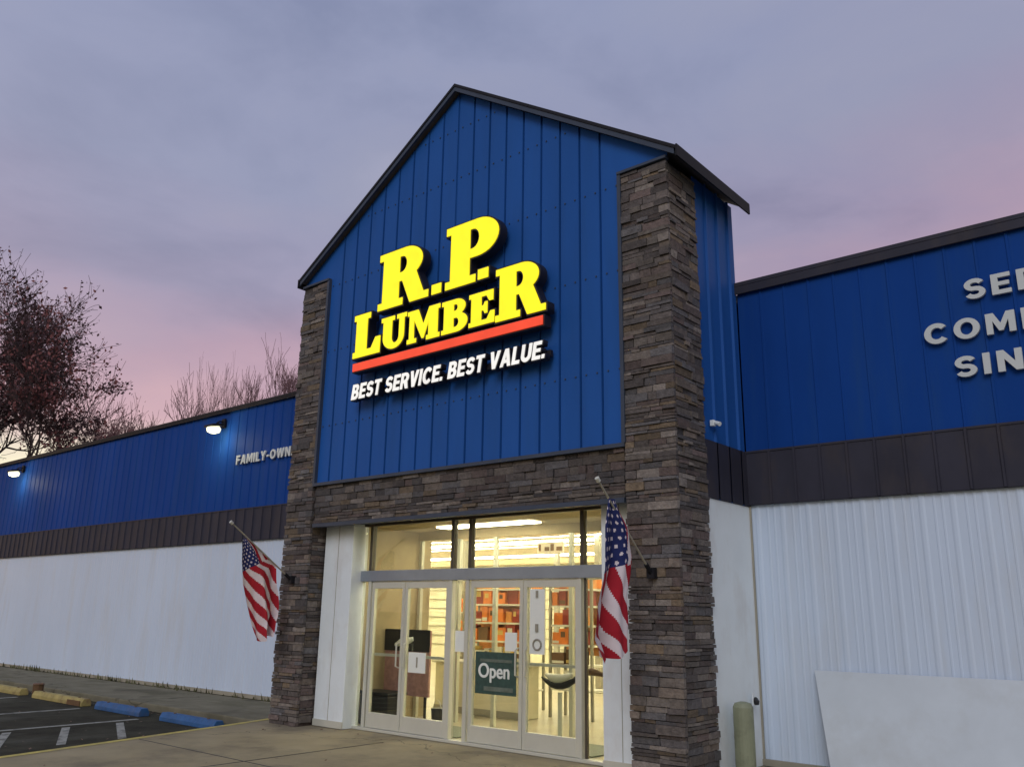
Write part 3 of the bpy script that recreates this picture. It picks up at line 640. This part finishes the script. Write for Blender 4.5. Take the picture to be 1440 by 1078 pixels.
text_obj('Open', 'open_lettering', -7.54, .76, .22, .50, .004, SF - .020, ['paper'], bpy.data.objects['door.002'], .0, bold=.006)

wl = thing('wall_lettering', 'white letters in three rows on the right blue wing', 'lettering', (-.8, WY, 4.5))
for s_, x0, z0, w_ in (('SERVING', -1.81, 4.885, 1.72), ('COMMUNITIES', -2.25, 4.465, 2.78), ('SINCE', -1.99, 4.055, 1.18)):
    block_text(s_, 'word', x0, z0, .225, w_, .035, WY - .040, 'letter_white', wl, gap=.20)
wl = thing('wall_lettering', 'single row of white letters on the left blue wing beside the stone pier', 'lettering', (-14.6, WY, 4.5))
block_text('FAMILY-OWNED', 'word', -15.52, 4.44, .19, 2.22, .03, WY - .040, 'letter_white', wl, gap=.16)

# ------------------------------------------------------------------ wall lamps
def wall_lamp(x, label):
    zc = 5.27
    t = thing('wall_lamp', label, 'lamp', (x, WY - .05, zc), 'floodlights along the top of the left wing')
    MB().box(x - .06, x + .06, WY - .08, WY - .036, zc + .02, zc + .22).build('wall_plate', 'trim_dark', t, bevel=.005)
    MB().tube([(x, WY - .08, zc + .15), (x, WY - .16, zc + .15), (x, WY - .22, zc + .10)], .018, 8).build('arm', 'trim_dark', t)
    h = MB(); a_, b_ = WY - .14, WY - .42
    h.add([(x - .16, a_, zc + .10), (x + .16, a_, zc + .10), (x + .16, b_, zc + .04), (x - .16, b_, zc + .04), (x - .16, a_, zc + .04), (x + .16, a_, zc + .04), (x + .16, b_, zc - .01), (x - .16, b_, zc - .01)], [(3, 2, 1, 0), (4, 5, 6, 7), (0, 1, 5, 4), (1, 2, 6, 5), (2, 3, 7, 6), (3, 0, 4, 7)])
    h.build('housing', 'trim_dark', t, bevel=.01)
    MB().tube([(x, WY - .28, zc + .03), (x, WY - .28, zc - .03), (x, WY - .28, zc - .10), (x, WY - .28, zc - .13)], [.11, .15, .13, .05], 16).build('lens', 'lamp_lens', t, smooth=True)
    l = bpy.data.lights.new('lamp_light', 'POINT'); l.energy = 17; l.color = (1, .90, .58); l.shadow_soft_size = .12
    lo = bpy.data.objects.new('lamp_light', l); COL.objects.link(lo); lo.parent = t; lo.location = (.12, -.36, -.26)
wall_lamp(-16.15, 'lit floodlight on the left wing next to the white letters')
wall_lamp(-26.6, 'lit floodlight on the left wing near its far end')

# security camera and fittings on the right return wall
t = thing('security_camera', 'small white camera on the blue side wall beside the right pier', 'camera', (-4.35, -1.43, 3.72))
MB().box(-4.40, -4.35, -1.46, -1.40, 3.69, 3.76).build('mount', 'smooth_white', t, bevel=.006); MB().tube([(-4.35, -1.43, 3.73), (-4.28, -1.45, 3.70)], [.022, .026], 12).build('camera_body', 'smooth_white', t, smooth=False)
t = thing('bollard', 'short olive bollard in the corner beside the right stone pier', 'bollard', (-4.235, -1.22, 0))
MB().tube([(-4.22, -1.36, .003), (-4.22, -1.36, .68), (-4.22, -1.36, .72), (-4.22, -1.36, .735)], [.105, .105, .085, .03], 20).build('post', 'olive', t, smooth=False); MB().tube([(-4.22, -1.36, .003), (-4.22, -1.36, .03)], .13, 20).build('base_plate', 'olive', t)
t = thing('wall_socket', 'small black outlet cover low on the white return wall', 'outlet', (-4.33, -.82, .72))
MB().box(-4.334, -4.325, -.88, -.78, .655, .785).build('plate', 'smooth_white', t); MB().tube([(-4.325, -.83, .70), (-4.30, -.83, .70), (-4.29, -.83, .71)], [.042, .042, .02], 14).build('cap', 'black', t); 

# made-up pale panel, its shape and colour standing in for a light pool
t = thing('light_pool_panel', 'added pale leaning panel standing in for a pool of light on the right white wing wall', 'panel', (-1.8, -.75, 0))
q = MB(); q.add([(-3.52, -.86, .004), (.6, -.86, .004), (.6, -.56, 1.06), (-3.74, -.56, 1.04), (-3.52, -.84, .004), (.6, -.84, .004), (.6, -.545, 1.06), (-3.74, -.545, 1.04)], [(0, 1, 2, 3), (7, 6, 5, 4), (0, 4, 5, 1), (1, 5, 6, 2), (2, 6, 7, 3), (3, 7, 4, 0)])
q.build('sheet', 'light_pool_pale', t)

# ------------------------------------------------------------------ flags
def lerp_poly(P, t):
    k = t * (len(P) - 1); i = min(int(k), len(P) - 2); f = k - i
    return (P[i][0] * (1 - f) + P[i + 1][0] * f, P[i][1] * (1 - f) + P[i + 1][1] * f)
def flag(label, X, Lp, Rp, tip, brk, ksl, canton_t, canton_s, seed, per=.3):
    t = thing('american_flag', label, 'flag', (X, brk[0], brk[1]), 'flags on the two stone piers')
    a = Vector((X, tip[0], tip[1])); b = Vector((X, brk[0], brk[1]))
    MB().tube([b, a], .011, 10).build('pole', 'shelf_grey', t)
    s_ = MB(); s_.tube([a - (b - a).normalized() * .03, a + (b - a).normalized() * .015], .024, 10); s_.build('finial', 'aluminium', t)
    q = MB(); q.box(X - .045, X + .045, brk[0] - .01, YF + .03, brk[1] - .06, brk[1] + .045); d = (a - b).normalized(); q.tube([b - d * .02, b + d * .12], .024, 10); q.build('bracket', 'trim_dark', t)
    NS, NT = 64, 150; m = MB(); vs = []
    for j in range(NT + 1):
        tt = j / NT; l = lerp_poly(Lp, tt); r = lerp_poly(Rp, tt)
        for i in range(NS + 1):
            s = i / NS; amp = .015 + .07 * tt
            fx = amp * math.sin(s * 9.5 + seed + 1.6 * tt) + .03 * tt * math.sin(s * 21 + 4 * tt + seed)
            y_ = l[0] * (1 - s) + r[0] * s + .012 * math.sin(tt * 22 + s * 3 + seed) * s; z_ = l[1] * (1 - s) + r[1] * s + (.035 * math.sin(s * 8 + seed)) * tt ** 3
            vs.append((X + fx, y_, z_))
    RED, WHT, BLU = (.36, .018, .03), (.68, .60, .62), (.020, .028, .11)
    o = len(m.v); m.v += vs
    for j in range(NT):
        tt = (j + .5) / NT
        for i in range(NS):
            s = (i + .5) / NS
            if tt < canton_t and s < canton_s + .35 * (canton_t - tt):
                u = s / canton_s * 5; w = tt / canton_t * 9; u += .5 * (int(w) % 2)
                c = WHT if (abs(u % 1 - .5) ** 2 * 1.6 + abs(w % 1 - .5) ** 2 < .055) else BLU
            elif tt < canton_t + .04 * (s - .5) and s >= canton_s:
                c = RED if ((s + .9 * tt) / .30) % 1 < .5 else WHT
            else:
                c = RED if ((s - ksl * (tt - canton_t)) / per) % 1 < .54 else WHT
            n = NS + 1; m.f.append([j * n + i, j * n + i + 1, (j + 1) * n + i + 1, (j + 1) * n + i]); m.c.append(c); m.mi.append(0)
    m.build('banner', 'flag_cloth', t, col=True, smooth=True)
flag('american flag hanging in front of the right stone pier and sidelight', -4.68,
     [(-3.152, 2.703), (-3.245, 2.417), (-3.291, 2.01), (-3.438, 1.679), (-3.489, 1.362), (-3.309, 1.133)], [(-3.037, 2.701), (-2.785, 2.441), (-2.675, 2.179), (-2.755, 1.827), (-2.74, 1.554), (-2.801, 1.32)],
     (-3.32, 2.86), (-2.38, 2.02), 1.15, .43, .72, .4, .32)
flag('american flag hanging from the left stone pier before the white wing wall', -10.84,
     [(-3.258, 2.554), (-3.233, 2.228), (-3.178, 1.935), (-3.065, 1.646), (-2.941, 1.355), (-2.838, 1.161)], [(-3.143, 2.562), (-2.911, 2.396), (-2.651, 2.238), (-2.575, 1.855), (-2.563, 1.504), (-2.656, 1.227)],
     (-3.44, 2.76), (-2.38, 2.03), 1.5, .30, .68, 2.1, .31)

# ------------------------------------------------------------------ wheel stops
def stop(x0, x1, y, mat, label, group, rust=False):
    t = thing('wheel_stop', label, 'wheel stop', ((x0 + x1) / 2, y, -.12), group)
    m = MB(); pr = [(-.09, -.119), (.09, -.119), (.09, -.06), (.055, .005), (-.055, .005), (-.09, -.06)]
    vs = [(x, y + a, b) for x in (x0, x1) for a, b in pr]; n = 6
    m.add(vs, [tuple(range(n)), tuple(range(2 * n - 1, n - 1, -1))] + [(i, i + n, (i + 1) % n + n, (i + 1) % n) for i in range(n)])
    m.build('body', mat, t, bevel=.008)
    for x in (x0 + .3, x1 - .3): MB().tube([(x, y, .004), (x, y, .014)], .022, 8).build('anchor_pin', 'stop_rust', t)
    if rust: MB().box(x1 - .55, x1 - .05, y - .105, y - .092, -.115, -.03).build('rusty_patch', 'stop_rust', t)
stop(-13.35, -11.8, -2.72, 'stop_blue', 'blue wheel stop nearest the left stone pier', 'blue wheel stops by the sidewalk')
stop(-15.55, -14.0, -2.72, 'stop_blue', 'blue wheel stop farther from the pier, beside the yellow ones', 'blue wheel stops by the sidewalk')
stop(-18.15, -16.05, -2.72, 'stop_yellow', 'faded yellow wheel stop next to the blue ones, rusty at one end', 'yellow wheel stops by the sidewalk', True)
stop(-20.9, -18.75, -2.72, 'stop_yellow', 'faded yellow wheel stop at the left edge of the photo', 'yellow wheel stops by the sidewalk')
t = thing('marker_post', 'short brown post stub between the two yellow wheel stops', 'post', (-18.4, -2.55, 0))
MB().tube([(-18.42, -2.6, -.119), (-18.42, -2.6, .10)], .10, 10).build('stub', 'stop_rust', t); MB().tube([(-18.42, -2.6, .10), (-18.42, -2.6, .125)], [.115, .09], 10).build('cap', 'goods_brown', t)
# weeds at the wall foot
random.seed(5); m = MB()
for k in range(260):
    x = random.uniform(-30, -11.8) if random.random() < .8 else random.choice((-23.5, -19.6, -17.2)) + random.gauss(0, .25); y = WY - .05 - abs(random.gauss(0, .05)); h = random.uniform(.04, .16); a = random.uniform(0, 3.14)
    dx, dy = .02 * math.cos(a), .02 * math.sin(a); lx, ly = random.uniform(-.05, .05), random.uniform(-.05, .01)
    m.add([(x - dx, y - dy, 0), (x + dx, y + dy, 0), (x + lx, y + ly, h)], [(0, 1, 2)])
o = m.build('weeds', 'weed'); tag(o, 'thin weeds along the foot of the left wing', 'weeds', kind='stuff')

random.seed(9); m = MB()
for k in range(320):
    if random.random() < .6: x = random.uniform(-24, -11.6); y = -2.3 - abs(random.gauss(0, .16)); zz_ = -.112
    else: x = random.uniform(-16, -5.5); y = random.uniform(-9.5, -2.5) if x < -11.8 else random.uniform(-6, -2.1); zz_ = -.112 if x < -11.7 else .008
    a = random.uniform(0, 6.28); l = random.uniform(.015, .035); u_ = Vector((math.cos(a), math.sin(a), random.uniform(-.1, .3))) * l; w2 = Vector((-math.sin(a), math.cos(a), random.uniform(-.1, .3))) * l * .55; c = Vector((x, y, zz_))
    m.add([c - u_, c + w2, c + u_, c - w2], [(0, 1, 2, 3)])
tag(m.build('leaf_litter', 'goods_brown'), 'scattered dry leaves along the curb and on the paving', 'leaves', kind='stuff')

# ------------------------------------------------------------------ trees
def tree(name, label, base, H, spread, seed, leaves, leaf_mats, twig_mat, levels=5, r0=.28, group=None, lean=(0, 0), leafsize=.15, up=.5, first=.3, nchild=(3, 4), rmin=0.004, wid=None):
    random.seed(seed); t = thing(name, label, 'tree', base, group)
    tb = MB(); lf = MB(); tips = []
    B0 = Vector(base)
    def grow(p, d, L, r, lv):
        n = 4; pts = [p]; rr = [max(r, rmin)]; cur = p.copy(); dd = d.copy()
        for k in range(n):
            dd = (dd + Vector((random.gauss(0, .13), random.gauss(0, .13), random.gauss(0, .08) + .05 * up))).normalized(); cur = cur + dd * L / n; pts.append(cur.copy()); rr.append(max(r * (1 - .5 * (k + 1) / n), rmin))
        tb.tube(pts, rr, 7 if lv < 2 else (4 if lv < 4 else 3), cap=False)
        if lv >= levels - 2: tips.extend(pts[1:])
        if lv >= levels: return
        for c_ in range(random.randint(*nchild)):
            f = random.uniform(.35, 1.0) if lv else random.uniform(.55, 1.0); i = min(int(f * n), n - 1); q = pts[i].lerp(pts[i + 1], f * n - i)
            ax = Vector((random.gauss(0, 1), random.gauss(0, 1), random.gauss(0, .45))).normalized()
            nd = (dd * .75 + ax * spread + Vector((0, 0, up * .3))).normalized()
            grow(q, nd, L * random.uniform(.62, .85), rr[i] * .62, lv + 1)
    grow(B0, Vector((lean[0], lean[1], 1)).normalized(), H * first, r0, 0)
    zmax = max(v[2] for v in tb.v) - B0.z; k = H / zmax
    kh = k
    if wid:
        rad = sorted(math.hypot(v[0] - B0.x, v[1] - B0.y) for v in tb.v); kh = wid / rad[int(len(rad) * .97)]
    K = Vector((kh, kh, k)); tb.v = [tuple(B0 + (Vector(v) - B0) * K) for v in tb.v]; tips = [B0 + (q - B0) * K for q in tips]
    tb.build('trunk', twig_mat, t, smooth=False)
    if leaves:
        clumps = {}
        for _ in range(leaves):
            q = random.choice(tips); kx = (round(q.x / 1.1), round(q.y / 1.1), round(q.z / 1.1))
            if kx not in clumps: clumps[kx] = (random.random(), random.random())
            dens, hue = clumps[kx]
            if dens < .30 and random.random() < .8: continue
            c = q + Vector((random.gauss(0, .1), random.gauss(0, .1), random.gauss(0, .1))); s = leafsize * random.uniform(.6, 1.3)
            a = Vector((random.gauss(0, 1), random.gauss(0, 1), random.gauss(0, 1))).normalized(); b = a.cross(Vector((random.gauss(0, 1), random.gauss(0, 1), random.gauss(0, 1)))).normalized()
            lf.add([c - a * s, c + b * s * .6, c + a * s, c - b * s * .6], [(0, 1, 2, 3)], mi=1 if hue + random.gauss(0, .15) > .55 else 0)
        lf.build('crown', leaf_mats, t)
    return t
tree('autumn_tree', 'large dark autumn tree with sparse reddish leaves at the left edge', (-38.6, 1.6, -.12), 17.4, .85, 12, 17000, ['leaf_dark', 'leaf_red'], 'bark', levels=6, r0=.30, leafsize=.085, up=.6, first=.26, nchild=(3, 5), rmin=.007, wid=5.9)
tree('bare_tree', 'bushy bare reddish tree right of the large dark autumn tree', (-58, 15.2, -.12), 16.4, .75, 4, 1500, ['leaf_red', 'leaf_dark'], 'twig', levels=6, r0=.22, leafsize=.08, up=.7, first=.3, nchild=(3, 5), rmin=.014, wid=5.5)
for i, (px, py, H, lab) in enumerate(((-52.8, 18.4, 17.4, 'low bare tree above the left wing, farthest from the stone pier'), (-51.6, 20.9, 18.8, 'bare tree above the left wing, third from the stone pier'), (-50.2, 22.9, 20.2, 'bare tree above the left wing, second from the stone pier'), (-48.9, 25.4, 21.8, 'tallest bare tree, rising just left of the stone pier'))):
    tree('bare_tree', lab, (px, py, -.12), H, .62, 60 + i, 0, [], 'twig_pale', levels=6, r0=.18, up=.9, first=.28, nchild=(2, 4), rmin=.013, wid=3.2, group='bare trees beyond the left wing')
